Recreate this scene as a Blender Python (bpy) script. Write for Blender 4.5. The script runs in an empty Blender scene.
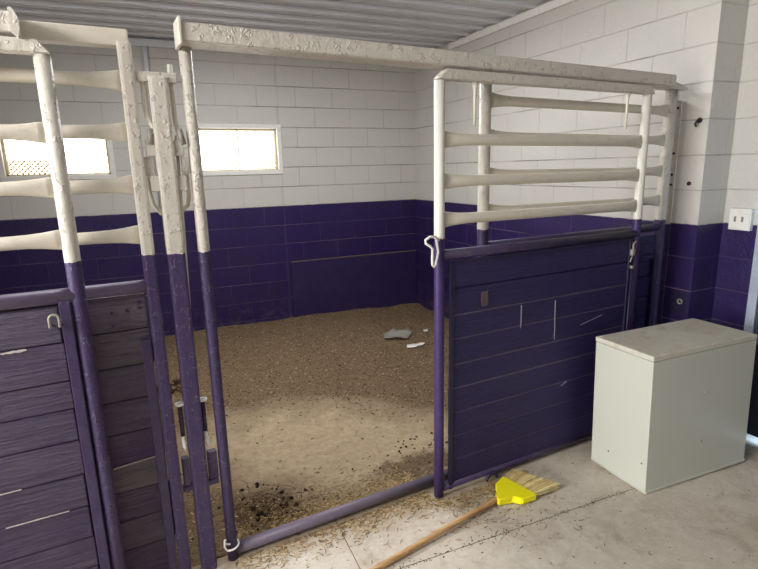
import bpy, bmesh, math, random
from mathutils import Vector, Matrix, noise
random.seed(7)
SC = bpy.context.scene
COL = SC.collection
PI = math.pi

# ------------------------------------------------------------------ materials
def srgb(r, g, b):
    f = lambda c: (c/12.92 if c <= .04045 else ((c+.055)/1.055)**2.4)
    return (f(r/255), f(g/255), f(b/255), 1)

class NT:
    def __init__(s, name):
        s.m = bpy.data.materials.new(name); s.m.use_nodes = True
        s.t = s.m.node_tree; s.b = s.t.nodes['Principled BSDF']
    def n(s, typ, **kw):
        nd = s.t.nodes.new(typ)
        for k, v in kw.items():
            if k in nd.inputs: s.set(nd.inputs[k], v)
            else: setattr(nd, k, v)
        return nd
    def set(s, sock, v):
        if isinstance(v, bpy.types.NodeSocket): s.t.links.new(v, sock)
        elif v is not None:
            try: sock.default_value = v
            except Exception: sock.default_value = (v, v, v)
    def math(s, op, a, b=0.0, c=None):
        nd = s.t.nodes.new('ShaderNodeMath'); nd.operation = op
        s.set(nd.inputs[0], a); s.set(nd.inputs[1], b)
        if c is not None: s.set(nd.inputs[2], c)
        return nd.outputs[0]
    def mix(s, f, a, b, mode='MIX'):
        nd = s.t.nodes.new('ShaderNodeMixRGB'); nd.blend_type = mode
        s.set(nd.inputs[0], f); s.set(nd.inputs[1], a); s.set(nd.inputs[2], b)
        return nd.outputs[0]
    def ramp(s, f, lo, hi):
        nd = s.t.nodes.new('ShaderNodeMapRange'); s.set(nd.inputs[0], f)
        nd.inputs[1].default_value = lo; nd.inputs[2].default_value = hi
        return nd.outputs[0]
    def coord(s, scale=None, loc=None):
        o = s.t.nodes.new('ShaderNodeTexCoord').outputs['Object']
        if scale or loc:
            mp = s.t.nodes.new('ShaderNodeMapping'); s.set(mp.inputs[0], o)
            if scale: mp.inputs['Scale'].default_value = scale
            if loc: mp.inputs['Location'].default_value = loc
            o = mp.outputs[0]
        return o
    def noise(s, vec, scale, detail=4, rough=.55, dist=0):
        nd = s.n('ShaderNodeTexNoise'); s.set(nd.inputs['Vector'], vec)
        nd.inputs['Scale'].default_value = scale; nd.inputs['Detail'].default_value = detail
        nd.inputs['Roughness'].default_value = rough; nd.inputs['Distortion'].default_value = dist
        return nd.outputs[0]
    def voro(s, vec, scale, feature='F1', out=0):
        nd = s.n('ShaderNodeTexVoronoi'); nd.feature = feature
        s.set(nd.inputs['Vector'], vec); nd.inputs['Scale'].default_value = scale
        return nd.outputs[out]
    def bump(s, h, strength=.3, dist=.01, prev=None):
        nd = s.n('ShaderNodeBump'); nd.inputs['Strength'].default_value = strength
        nd.inputs['Distance'].default_value = dist; s.set(nd.inputs['Height'], h)
        if prev: s.set(nd.inputs['Normal'], prev)
        return nd.outputs[0]
    def out(s, col, rough=.5, nrm=None, spec=.5, metal=0.0):
        s.set(s.b.inputs['Base Color'], col); s.set(s.b.inputs['Roughness'], rough)
        s.set(s.b.inputs['Specular IOR Level'], spec); s.set(s.b.inputs['Metallic'], metal)
        if nrm: s.set(s.b.inputs['Normal'], nrm)
        return s.m
    def sep(s, vec):
        nd = s.t.nodes.new('ShaderNodeSeparateXYZ'); s.set(nd.inputs[0], vec); return nd.outputs
    def comb(s, x, y, z):
        nd = s.t.nodes.new('ShaderNodeCombineXYZ')
        for i, v in enumerate((x, y, z)): s.set(nd.inputs[i], v)
        return nd.outputs[0]

WHITE = srgb(211, 205, 194); WHITE_W = srgb(207, 204, 197)
PURPLE_W = srgb(49, 34, 88); PURPLE_P = srgb(68, 56, 92)

def paint_two_tone(name, split=1.295, white=WHITE, purple=PURPLE_P, crack=1.0):
    """old thick oil paint on steel: white above the split height, purple below, crazed and chipped"""
    n = NT(name); co = n.coord()
    z = n.sep(co)[2]
    wob = n.math('MULTIPLY', n.math('SUBTRACT', n.noise(co, 60, 2), .5), .012)
    top = n.math('GREATER_THAN', n.math('ADD', z, wob), split)
    warp = n.mix(.05, co, n.n('ShaderNodeTexNoise', Vector=co, Scale=14.0).outputs[1], 'ADD')
    ed = n.voro(warp, 52, 'DISTANCE_TO_EDGE')
    m = n.ramp(n.noise(co, 34, 2), .56, .61)
    line = n.math('MULTIPLY', n.math('LESS_THAN', ed, .045), m)
    line = n.math('MULTIPLY', line, crack)
    dirt = n.ramp(n.noise(co, 9, 6, .7), .50, .80)
    wcol = n.mix(n.math('MULTIPLY', dirt, .30), white, srgb(176, 164, 144))
    wcol = n.mix(n.math('MULTIPLY', line, .45), wcol, srgb(110, 100, 90))
    pcol = n.mix(n.math('MULTIPLY', dirt, .4), purple, srgb(92, 80, 108))
    pcol = n.mix(n.math('MULTIPLY', line, .28), pcol, srgb(160, 148, 168))
    chip = n.math('GREATER_THAN', n.noise(co, 75, 2), .76)
    pcol = n.mix(n.math('MULTIPLY', chip, .5), pcol, srgb(188, 178, 190))
    col = n.mix(top, pcol, wcol)
    h = n.math('ADD', n.math('MULTIPLY', n.noise(co, 45, 4), .6), n.math('MULTIPLY', n.math('MINIMUM', ed, .12), n.math('MULTIPLY', m, 2.6*crack)))
    return n.out(col, .42, n.bump(h, .35+.35*min(1, crack), .003+.005*min(1, crack)), .4)

def paint_flat(name, c, c2, rough=.45, sc=20, bump=.3):
    n = NT(name); co = n.coord()
    f = n.ramp(n.noise(co, sc, 5, .65), .48, .75)
    return n.out(n.mix(n.math('MULTIPLY', f, .45), c, c2), rough, n.bump(n.noise(co, 60, 4), bump, .004), .4)

def block_wall(name, axis, off, seam=None):
    """painted concrete block: purple dado to six courses, white above"""
    n = NT(name); co = n.coord(); s = n.sep(co)
    u = n.math('ADD', s[axis], off + 20*.4064)
    z = s[2]
    v = n.math('ADD', z, -1.2192 + 20*.2032)
    br = n.n('ShaderNodeTexBrick'); br.offset = .5; br.offset_frequency = 2
    n.set(br.inputs['Vector'], n.comb(u, v, 0.0))
    br.inputs['Color1'].default_value = (.45, .45, .45, 1); br.inputs['Color2'].default_value = (.55, .55, .55, 1)
    br.inputs['Scale'].default_value = 1; br.inputs['Mortar Size'].default_value = .0045
    br.inputs['Mortar Smooth'].default_value = .4
    br.inputs['Brick Width'].default_value = .4064; br.inputs['Row Height'].default_value = .2032
    mort = br.outputs[1]; tone = n.sep(br.outputs[0])[0]
    # bed joints stay, many of the head joints are filled with paint
    fr = n.math('FRACT', n.math('DIVIDE', v, .2032))
    bed = n.math('LESS_THAN', n.math('MINIMUM', fr, n.math('SUBTRACT', 1.0, fr)), .03)
    keep = n.ramp(n.noise(co, 1.7, 3), .36, .62)
    keep = n.math('MAXIMUM', n.math('MULTIPLY', n.math('ADD', n.math('MULTIPLY', bed, .6), .35), keep), n.math('MULTIPLY', bed, .22))
    line = n.math('MULTIPLY', mort, keep)
    if seam is not None:
        d = n.math('ABSOLUTE', n.math('SUBTRACT', s[axis], seam))
        line = n.math('MAXIMUM', line, n.math('MULTIPLY', n.math('LESS_THAN', d, .004), .35))
    top = n.math('GREATER_THAN', n.math('ADD', z, n.math('MULTIPLY', n.math('SUBTRACT', n.noise(co, 30, 2), .5), .01)), 1.2192)
    grime = n.ramp(n.noise(co, 2.2, 6, .65), .45, .8)
    w = n.mix(n.math('MULTIPLY', grime, .22), WHITE_W, srgb(190, 184, 174))
    w = n.mix(tone, w, n.mix(.06, w, (0, 0, 0, 1)))
    w = n.mix(n.math('MULTIPLY', line, .80), w, srgb(112, 106, 98))
    spots = n.math('GREATER_THAN', n.noise(co, 38, 2), .785)
    w = n.mix(n.math('MULTIPLY', spots, .75), w, srgb(88, 74, 62))
    p = n.mix(n.math('MULTIPLY', grime, .40), PURPLE_W, srgb(66, 56, 84))
    gr2 = n.ramp(n.noise(co, 3.6, 7, .75), .52, .78)
    p = n.mix(n.math('MULTIPLY', gr2, .7), p, srgb(44, 35, 48))
    p = n.mix(tone, p, n.mix(.25, p, (0, 0, .01, 1)))
    p = n.mix(n.math('MULTIPLY', line, .52), p, srgb(136, 122, 124))
    low = n.math('MULTIPLY', n.ramp(n.noise(co, 11, 5, .7), .50, .72), n.math('SUBTRACT', 1.0, n.ramp(z, -.05, .30)))
    p = n.mix(n.math('MULTIPLY', low, .5), p, srgb(128, 116, 110))
    psp = n.math('GREATER_THAN', n.noise(co, 33, 3, .7), .73)
    p = n.mix(n.math('MULTIPLY', psp, .5), p, srgb(150, 140, 150))
    h = n.math('SUBTRACT', n.math('ADD', n.math('MULTIPLY', n.noise(co, 70, 4, .6), .5), n.math('MULTIPLY', n.noise(co, 5, 2), .6)), n.math('MULTIPLY', mort, 1.2))
    return n.out(n.mix(top, p, w), .31, n.bump(h, .60, .012), .45)

def boards(name, base, dusty, grime=.5, scratch=0.0, along=0):
    """painted tongue-and-groove planks, a random tone per plank from the face attribute"""
    n = NT(name); co = n.coord()
    at = n.n('ShaderNodeAttribute', attribute_name='tone').outputs['Fac']
    sc = (1.6, 30, 30)
    g = n.coord(scale=sc)
    grain = n.noise(g, 2.2, 6, .65, 1.5)
    f = n.ramp(n.noise(co, 5, 5, .7), .40, .75)
    col = n.mix(n.math('MULTIPLY', n.math('MINIMUM', at, 1.0), .68), base, dusty)
    col = n.mix(n.math('MULTIPLY', f, grime), col, dusty)
    col = n.mix(n.math('GREATER_THAN', at, 1.5), col, srgb(112, 102, 112))
    col = n.mix(n.math('GREATER_THAN', at, 2.5), col, srgb(22, 18, 28))
    worn = n.math('MULTIPLY', n.math('GREATER_THAN', grain, .66), scratch)
    col = n.mix(worn, col, srgb(116, 104, 108))
    crk = n.math('GREATER_THAN', n.noise(n.coord(scale=(2.2, 60, 60)), 1.6, 3, .6, 2.0), .66)
    col = n.mix(n.math('MULTIPLY', crk, .55*min(1, scratch*2.4)), col, n.mix(.75, base, (0, 0, 0, 1)))
    col = n.mix(n.math('MULTIPLY', n.ramp(grain, .55, .28), .6), col, n.mix(.6, base, (0, 0, 0, 1)))
    return n.out(col, .44, n.bump(n.math('ADD', grain, n.math('MULTIPLY', n.noise(co, 50, 4), .25)), .9, .012), .4)

def plain(name, c, rough=.5, metal=0.0, spec=.5):
    n = NT(name); co = n.coord()
    f = n.ramp(n.noise(co, 30, 4), .4, .8)
    return n.out(n.mix(n.math('MULTIPLY', f, .18), c, (0.02, 0.02, 0.02, 1)), rough, None, spec, metal)

M = {}
for k, sp in (('post', 1.309), ('post_ld', 1.326), ('post_l', 1.318), ('post_c', 1.313), ('post_r', 1.291), ('post_rr', 1.250), ('strip', 1.215)):
    M[k] = paint_two_tone('chipped two tone steel paint '+k, split=sp)
M['white'] = paint_two_tone('chipped white steel paint', split=-5)
M['rail'] = paint_two_tone('white rail paint', split=-5, crack=.25, white=srgb(222, 215, 200))
M['purple'] = paint_two_tone('purple steel paint', split=9, purple=srgb(62, 51, 84), crack=.5)
M['pipe'] = paint_two_tone('dusty purple pipe', split=9, purple=srgb(126, 112, 140), crack=.4)
M['dpost'] = paint_two_tone('smooth two tone steel paint', split=1.285, purple=srgb(66, 50, 100), crack=.12, white=srgb(228, 225, 216))
M['dpipe'] = paint_flat('dusty dark door pipe', srgb(52, 42, 70), srgb(84, 76, 80), .5, 14)
M['dframe'] = paint_flat('door frame purple', srgb(42, 36, 66), srgb(66, 60, 80), .4)
M['board_r'] = boards('right door planks', srgb(44, 33, 86), srgb(56, 47, 90), .5, .10)
M['board_l'] = boards('left door planks', srgb(61, 45, 79), srgb(86, 74, 92), .7, .42)
M['board_f'] = boards('fixed panel planks', srgb(74, 58, 98), srgb(126, 114, 114), .5, .5)
M['bright'] = paint_flat('bright white latch paint', srgb(236, 234, 228), srgb(206, 202, 194), .35)
M['steel'] = plain('grey steel', srgb(158, 152, 144), .5, .15)
M['dark'] = plain('dark rusty iron', srgb(38, 32, 36), .7)
M['wall_b'] = block_wall('back block wall', 0, -(3.0146-.3896)+.2032, 1.42)
M['wall_s'] = block_wall('side block wall', 1, -2.0727+.2032)
M['wall_p'] = block_wall('pilaster block face', 0, -3.0146+.02)

def ceiling_mat():
    n = NT('white ribbed metal ceiling'); co = n.coord()
    f = n.ramp(n.noise(co, 3, 4), .4, .8)
    return n.out(n.mix(n.math('MULTIPLY', f, .25), srgb(226, 227, 231), srgb(192, 193, 198)), .45, n.bump(n.noise(co, 25, 3), .1, .004), .4)
M['ceil'] = ceiling_mat()

def concrete_mat():
    n = NT('worn concrete'); co = n.coord()
    a = n.ramp(n.noise(co, 1.6, 6, .6), .35, .70)
    b = n.ramp(n.noise(co, 14, 6, .75), .42, .72)
    c = n.noise(co, 90, 3)
    col = n.mix(a, srgb(212, 203, 188), srgb(192, 180, 163))
    col = n.mix(n.math('MULTIPLY', b, .55), col, srgb(226, 220, 208))
    st = n.ramp(n.noise(co, 5.5, 6, .7, 1.0), .52, .74)
    col = n.mix(n.math('MULTIPLY', st, .55), col, srgb(138, 120, 98))
    bl = n.ramp(n.noise(co, 2.6, 7, .72, .6), .50, .66)
    col = n.mix(n.math('MULTIPLY', bl, .45), col, srgb(158, 140, 116))
    spk = n.math('GREATER_THAN', c, .68)
    col = n.mix(n.math('MULTIPLY', spk, .35), col, srgb(96, 84, 70))
    # dirt tracked out along the stall front
    s = n.sep(co)
    d = n.math('ADD', s[1], n.math('MULTIPLY', n.math('SUBTRACT', n.noise(co, 5, 4), .5), .25))
    near = n.ramp(d, 1.86, 2.02)
    xlim = n.math('SUBTRACT', 1.0, n.ramp(s[0], 1.55, 1.9))
    col = n.mix(n.math('MULTIPLY', n.math('MULTIPLY', near, xlim), .75), col, srgb(138, 116, 86))
    return n.out(col, .75, n.bump(n.math('ADD', n.noise(co, 60, 5, .7), n.math('MULTIPLY', n.noise(co, 8, 3), .8)), .35, .008), .3)
M['concrete'] = concrete_mat()

def dirt_mat():
    n = NT('packed stall dirt'); co = n.coord(); s = n.sep(co)
    fine = n.noise(co, 75, 6, .75); mid = n.noise(co, 9, 5, .65)
    col = n.mix(n.ramp(fine, .35, .68), srgb(82, 66, 48), srgb(182, 156, 124))
    col = n.mix(n.math('MULTIPLY', n.ramp(mid, .4, .7), .40), col, srgb(122, 101, 76))
    clod = n.ramp(n.noise(co, 26, 4, .7), .54, .66)
    col = n.mix(n.math('MULTIPLY', clod, .45), col, srgb(92, 70, 50))
    # worn bare clay in the middle of the doorway
    dx = n.math('DIVIDE', n.math('SUBTRACT', s[0], .92), .88); dy = n.math('DIVIDE', n.math('SUBTRACT', n.math('ADD', s[1], n.math('MULTIPLY', s[0], .32)), 3.13), .62)
    r = n.math('ADD', n.math('MULTIPLY', dx, dx), n.math('MULTIPLY', dy, dy))
    r = n.math('ADD', r, n.math('MULTIPLY', n.math('SUBTRACT', n.noise(co, 4, 5, .65), .5), 1.6))
    bare = n.math('SUBTRACT', 1.0, n.ramp(r, .25, 1.45))
    clay = n.mix(n.ramp(n.noise(co, 24, 6, .7), .35, .7), srgb(180, 158, 128), srgb(206, 186, 156))
    warp = n.mix(.16, co, n.n('ShaderNodeTexNoise', Vector=co, Scale=6.0).outputs[1], 'ADD')
    ed = n.voro(warp, 3.6, 'DISTANCE_TO_EDGE')
    ck = n.math('MULTIPLY', n.math('LESS_THAN', ed, .012), n.ramp(n.noise(co, 2.2, 2), .56, .62))
    clay = n.mix(n.math('MULTIPLY', ck, .7), clay, srgb(104, 80, 54))
    col = n.mix(n.math('MULTIPLY', bare, .9), col, clay)
    def patch(cx, cy, rx, ry):
        ax = n.math('DIVIDE', n.math('SUBTRACT', s[0], cx), rx); ay = n.math('DIVIDE', n.math('SUBTRACT', s[1], cy), ry)
        q = n.math('ADD', n.math('MULTIPLY', ax, ax), n.math('MULTIPLY', ay, ay))
        q = n.math('ADD', q, n.math('MULTIPLY', n.math('SUBTRACT', n.noise(co, 16, 6, .75), .5), 3.2))
        return n.math('SUBTRACT', 1.0, n.ramp(q, .3, 1.0))
    mn = n.math('MAXIMUM', patch(.40, 2.36, .20, .20), patch(1.28, 2.36, .30, .16))
    col = n.mix(n.math('MULTIPLY', mn, .8), col, n.mix(n.ramp(fine, .4, .65), srgb(58, 44, 33), srgb(122, 98, 70)))
    blk = n.math('GREATER_THAN', n.noise(co, 42, 3, .7), .73)
    col = n.mix(n.math('MULTIPLY', blk, n.math('SUBTRACT', .8, n.math('MULTIPLY', bare, .6))), col, srgb(46, 34, 26))
    h = n.math('MULTIPLY', n.math('ADD', fine, n.math('MULTIPLY', mid, .7)), n.math('SUBTRACT', 1.0, n.math('MULTIPLY', bare, .6)))
    h = n.math('SUBTRACT', h, n.math('MULTIPLY', ck, .5))
    return n.out(col, .92, n.bump(h, .9, .03), .15)
M['dirt'] = dirt_mat()

def chips_mat(name, cols):
    n = NT(name)
    at = n.n('ShaderNodeAttribute', attribute_name='tone').outputs['Fac']
    r = n.n('ShaderNodeValToRGB'); n.set(r.inputs[0], at); r.color_ramp.interpolation = 'CONSTANT'
    el = r.color_ramp.elements
    while len(el) < len(cols): el.new(.5)
    for i, c in enumerate(cols): el[i].position = i/len(cols); el[i].color = c
    return n.out(r.outputs[0], .9, None, .1)

def cab_mat():
    n = NT('beige enamel sheet steel'); co = n.coord()
    f = n.ramp(n.noise(co, 3.5, 5, .6), .4, .75)
    col = n.mix(n.math('MULTIPLY', f, .14), srgb(206, 208, 196), srgb(182, 182, 168))
    chip = n.math('GREATER_THAN', n.noise(co, 26, 2), .80)
    col = n.mix(n.math('MULTIPLY', chip, .7), col, srgb(92, 84, 70))
    return n.out(col, .38, n.bump(n.noise(co, 4, 2), .05, .01), .45)
M['cab'] = cab_mat()
def cabtop_mat():
    n = NT('dusty enamel cabinet top'); co = n.coord()
    f = n.ramp(n.noise(co, 6, 6, .7, .8), .42, .68)
    s = n.ramp(n.noise(co, 16, 4, .7), .52, .74)
    col = n.mix(n.math('MULTIPLY', f, .6), srgb(212, 210, 196), srgb(196, 182, 162))
    col = n.mix(n.math('MULTIPLY', s, .35), col, srgb(140, 124, 108))
    return n.out(col, .6, None, .35)
M['cabtop'] = cabtop_mat()

def wood_handle():
    n = NT('broom handle wood'); co = n.coord(scale=(3, 40, 40))
    g = n.noise(co, 2, 5, .6, .6)
    return n.out(n.mix(n.ramp(g, .35, .7), srgb(176, 134, 86), srgb(222, 182, 130)), .5, n.bump(g, .15, .003))
M['handle'] = wood_handle()
M['yellow'] = paint_flat('yellow moulded plastic', srgb(255, 246, 30), srgb(248, 234, 30), .4, 30, .05)
M['plastic'] = None
def plastic():
    n = NT('clear grey plastic film')
    n.out(srgb(176, 170, 162), .25, None, .5)
    n.b.inputs['Alpha'].default_value = .6
    return n.m
M['plastic'] = plastic()
M['paper'] = paint_flat('white paper', srgb(236, 234, 228), srgb(210, 206, 200), .8)
M['rust'] = paint_flat('rusty cream window steel', srgb(198, 184, 150), srgb(120, 92, 58), .6, 25)
M['mesh'] = paint_flat('yellowed wire guard', srgb(196, 160, 80), srgb(150, 112, 56), .6)
def pane_mat():
    n = NT('daylit frosted pane')
    n.out((.9, .9, .9, 1), .2)
    n.b.inputs['Emission Color'].default_value = (1, .985, .95, 1)
    n.b.inputs['Emission Strength'].default_value = 5.0
    return n.m
M['pane'] = pane_mat()
M['jamb'] = paint_flat('blue grey metal jamb', srgb(160, 170, 184), srgb(128, 138, 152), .4)
M['slab'] = paint_flat('dark blue grey door', srgb(64, 72, 84), srgb(44, 50, 60), .4)
M['ground'] = paint_flat('outside gravel', srgb(190, 190, 190), srgb(150, 150, 150), .9)

# ------------------------------------------------------------------ mesh helpers
def new(): return bmesh.new()
def box(bm, x0, x1, y0, y1, z0, z1, bev=0.0, tone=None):
    vs = [bm.verts.new((x, y, z)) for x in (x0, x1) for y in (y0, y1) for z in (z0, z1)]
    idx = ((0,1,3,2),(4,6,7,5),(0,4,5,1),(2,3,7,6),(0,2,6,4),(1,5,7,3))
    fs = [bm.faces.new([vs[i] for i in f]) for f in idx]
    if bev > 0:
        es = list({e for f in fs for e in f.edges})
        r = bmesh.ops.bevel(bm, geom=es, offset=bev, segments=2, affect='EDGES', profile=.6)
        fs = list({f for f in r['faces']} | {f for f in fs if f.is_valid})
    if tone is not None:
        ly = bm.faces.layers.float.get('tone') or bm.faces.layers.float.new('tone')
        allf = set(fs)
        for f in fs:
            if f.is_valid:
                for v in f.verts:
                    for g in v.link_faces: allf.add(g)
        for f in allf:
            if f.is_valid: f[ly] = tone
    return fs
def sweep(bm, pts, r, seg=14, cap=True):
    """tube along pts; r is a radius, a list of radii, or a list of (ra, rb)"""
    pts = [Vector(p) for p in pts]; n = len(pts)
    rr = r if isinstance(r, (list, tuple)) else [r]*n
    tans = []
    for i in range(n):
        a = pts[max(i-1, 0)]; b = pts[min(i+1, n-1)]
        tans.append((b-a).normalized())
    t = tans[0]
    up = Vector((0, 0, 1)) if abs(t.z) < .9 else Vector((1, 0, 0))
    nx = t.cross(up).normalized()
    rings = []
    for i in range(n):
        t = tans[i]
        nx = (nx - t*nx.dot(t)).normalized(); ny = nx.cross(t)
        ra, rb = rr[i] if isinstance(rr[i], (tuple, list)) else (rr[i], rr[i])
        rings.append([bm.verts.new(pts[i] + nx*ra*math.cos(k*2*PI/seg) + ny*rb*math.sin(k*2*PI/seg)) for k in range(seg)])
    for i in range(n-1):
        for k in range(seg):
            f = bm.faces.new((rings[i][k], rings[i][(k+1) % seg], rings[i+1][(k+1) % seg], rings[i+1][k])); f.smooth = True
    if cap:
        bm.faces.new(rings[0][::-1]); bm.faces.new(rings[-1])
def prism(bm, pts, z0, z1):
    a = [bm.verts.new((x, y, z0)) for x, y in pts]; b = [bm.verts.new((x, y, z1)) for x, y in pts]
    n = len(pts)
    bm.faces.new(a[::-1]); bm.faces.new(b)
    for i in range(n): bm.faces.new((a[i], a[(i+1) % n], b[(i+1) % n], b[i]))
def profile_s(bm, pts, d0, d1):
    """extrude an outline given in (s, z) along the depth axis"""
    a = [bm.verts.new((x, d0, z)) for x, z in pts]; b = [bm.verts.new((x, d1, z)) for x, z in pts]
    n = len(pts)
    bm.faces.new(a); bm.faces.new(b[::-1])
    for i in range(n): bm.faces.new((a[i], b[i], b[(i+1) % n], a[(i+1) % n]))
def arc(c, r, a0, a1, n, plane='xz'):
    o = []
    for i in range(n+1):
        a = a0+(a1-a0)*i/n
        o.append((c[0]+r*math.cos(a), c[1], c[2]+r*math.sin(a)) if plane == 'xz' else (c[0]+r*math.cos(a), c[1]+r*math.sin(a), c[2]))
    return o
def obj(name, bm, mat, parent=None, label=None):
    bmesh.ops.recalc_face_normals(bm, faces=bm.faces[:])
    me = bpy.data.meshes.new(name); bm.to_mesh(me); bm.free()
    for m in (mat if isinstance(mat, (list, tuple)) else [mat]): me.materials.append(m)
    o = bpy.data.objects.new(name, me); COL.objects.link(o)
    if parent: o.parent = parent
    if label: o['label'] = label
    return o
def tag(o, label=None, cat=None, group=None, kind=None):
    if label: o['label'] = label
    if cat: o['category'] = cat
    if group: o['group'] = group
    if kind: o['kind'] = kind
    return o
def empty(name, loc, rz, label, cat, group=None):
    o = bpy.data.objects.new(name, None); COL.objects.link(o)
    o.location = loc; o.rotation_euler = (0, 0, rz); o.empty_display_size = .1
    return tag(o, label, cat, group)
def struct(name, bm, mat, label, cat, parent=None):
    o = obj(name, bm, mat, parent)
    if parent is None: tag(o, label, cat, None, 'structure')
    return o

# ------------------------------------------------------------------ frame of the stall front
PHI = .065
FO = Vector((.2, 2.02, 0))
def FW(s, d, z=0):
    return Vector((FO.x + s*math.cos(PHI) - d*math.sin(PHI), FO.y + s*math.sin(PHI) + d*math.cos(PHI), z))
def front_root(name, s, d, label, cat, group=None):
    return empty(name, FW(s, d, 0), PHI, label, cat, group)

XR, YB, YP, XN = 3.0146, 5.6243, 2.0727, 3.247     # right wall, back wall, pilaster face, near right wall
ZC = 2.815

# ------------------------------------------------------------------ setting
W1 = (-1.075, -.16, 1.555, 2.04)
W2 = (.535, 1.432, 1.558, 2.06)
bm = new()
T = .2
def wall_rect(x0, x1, z0, z1): box(bm, x0, x1, YB, YB+T, z0, z1)
wall_rect(-1.95, W1[0], -.3, ZC+.1); wall_rect(W1[0], W1[1], -.3, W1[2]); wall_rect(W1[0], W1[1], W1[3], ZC+.1)
wall_rect(W1[1], W2[0], -.3, ZC+.1); wall_rect(W2[0], W2[1], -.3, W2[2]); wall_rect(W2[0], W2[1], W2[3], ZC+.1)
wall_rect(W2[1], XR+.5, -.3, ZC+.1)
struct('wall_back', bm, M['wall_b'], 'painted block wall at the back of the stall, white over purple', 'wall')
bm = new()
box(bm, XR, XR+.5, YP, YB, -.3, ZC+.1)
for f in bm.faces:
    if abs(f.calc_center_median().y-YP) < .001: f.material_index = 1
struct('wall_right', bm, [M['wall_s'], M['wall_p']], 'painted block wall on the right of the stall, white over purple', 'wall')
bm = new()
box(bm, XN, XN+.27, 1.62, YP, -.3, ZC+.1); box(bm, XN, XN+.27, -2.6, .60, -.3, ZC+.1); box(bm, XN, XN+.27, .60, 1.62, 2.08, ZC+.1)
struct('wall_aisle', bm, M['wall_s'], 'block wall of the aisle carrying the outlet box, nearer than the pilaster', 'wall')
bm = new()
box(bm, -1.95, -1.75, 2.02, YB, -.3, ZC+.1)
struct('wall_left', bm, M['wall_s'], 'block partition at the far left side of the stalls, behind the left panels', 'wall')

bm = new(); box(bm, -6.2, XN+.27, -2.6, -2.4, -.3, ZC+.1)
M['opp'] = paint_flat('dark light blocking wall', srgb(70, 64, 70), srgb(52, 48, 56), .8, 3)
struct('wall_light_block', bm, M['opp'], 'unseen dark wall across the aisle behind the viewer, added to block light', 'wall')  # unseen wall added, kept dark, to cut light from the camera side

# ceiling: ribbed sheets running across, ribs every 0.2286 m
bm = new()
P = .2286; ph = 5.183
prof = []
k0 = int((-2.6-ph)/P)-1; k1 = int((YB-ph)/P)+2
for k in range(k0, k1):
    y = ph+k*P
    prof += [(y-.019, 0), (y-.016, -.026), (y+.016, -.026), (y+.019, 0), (y+.072, 0), (y+.074, -.007), (y+.080, -.007), (y+.082, 0), (y+.142, 0), (y+.144, -.007), (y+.150, -.007), (y+.152, 0)]
prof = [(y, z) for y, z in prof if -2.6 <= y <= YB+.02]
a = [bm.verts.new((-6.2, y, ZC+z)) for y, z in prof]; b = [bm.verts.new((3.53, y, ZC+z)) for y, z in prof]
for i in range(len(prof)-1): bm.faces.new((a[i], a[i+1], b[i+1], b[i]))
for k in range(k0, k1):                                    # screw heads on the ribs
    for x in (-1.9, -1.2, -.45, .25, .95, 1.65, 2.35):
        y = ph+k*P
        if 3.2 < y < YB-.05:
            bmesh.ops.create_cone(bm, cap_ends=True, segments=6, radius1=.007, radius2=.009, depth=.008,
                                  matrix=Matrix.Translation((x+.06*random.random(), y, ZC-.0295)))
top = [bm.verts.new(c) for c in ((-6.2, -2.6, ZC+.08), (-6.2, YB, ZC+.08), (3.53, YB, ZC+.08), (3.53, -2.6, ZC+.08))]
bm.faces.new(top)
struct('ceiling', bm, M['ceil'], 'white ribbed metal sheet ceiling', 'ceiling')
bm = new(); box(bm, XR-.022, XR+.001, YP+.02, 4.85, ZC-.082, ZC-.022, .004)
struct('trim_1', bm, M['bright'], 'white board along the top of the right wall under the ceiling', 'trim')
bm = new(); box(bm, -1.75, XR-.03, YB-.030, YB+.001, ZC-.082, ZC-.015, .003)
struct('trim_2', bm, M['ceil'], 'grey metal edge strip along the top of the back wall', 'trim')
bm = new(); box(bm, 1.455, XR-.004, YB-.022, YB+.001, -.12, .600, .004)
M['ledge'] = paint_flat('dusty ledge', srgb(96, 84, 84), srgb(62, 50, 72), .9, 12)
M['kick'] = paint_flat('dull purple kick board', srgb(46, 33, 80), srgb(64, 56, 74), .5, 9)
kb = struct('trim_3', bm, M['kick'], 'dull purple kick board low on the back wall to the right', 'trim')
bm = new(); box(bm, 1.455, XR-.004, YB-.028, YB-.002, .597, .612, .004)
struct('trim_4', bm, M['ledge'], 'dusty ledge on top of the low kick board at the back', 'trim')

# aisle floor: slabs with open joints over dark dirt
bm = new()
def slab(pts): prism(bm, pts, -.12, 0)
g = .0022
Yj = lambda x: 1.650-.022*(x-1.1)
def front_y(x): return FO.y+(x-FO.x)*math.tan(PHI)+.03
slab([(-6.2, -2.6), (XN, -2.6), (XN, Yj(XN)-g), (-6.2, Yj(-6.2)-g)])
slab([(-6.2, Yj(-6.2)+g), (.657-g, Yj(.657)+g), (.672-g, front_y(.66)), (-1.75, front_y(-1.75)), (-6.2, front_y(-1.75))])
slab([(.657+g, Yj(.66)+g), (XN, Yj(XN)+g), (XN, YP), (XR, YP), (XR, front_y(XR)), (.672+g, front_y(.66))])
M['fill'] = paint_flat('dirt packed in joints', srgb(122, 106, 84), srgb(92, 78, 60), .9, 30)
struct('floor', bm, M['concrete'], 'worn beige concrete aisle floor with saw-cut joints', 'floor')
bm = new()
prism(bm, [(-1.7, Yj(-1.7)-.006), (XN, Yj(XN)-.006), (XN, Yj(XN)+.006), (-1.7, Yj(-1.7)+.006)], -.05, -.0015)
prism(bm, [(.651, Yj(.66)+.006), (.663, Yj(.66)+.006), (.678, front_y(.66)-.003), (.666, front_y(.66)-.003)], -.05, -.0015)
struct('trim_7', bm, M['fill'], 'dirt packed in the joints of the concrete', 'floor joint')
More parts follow.
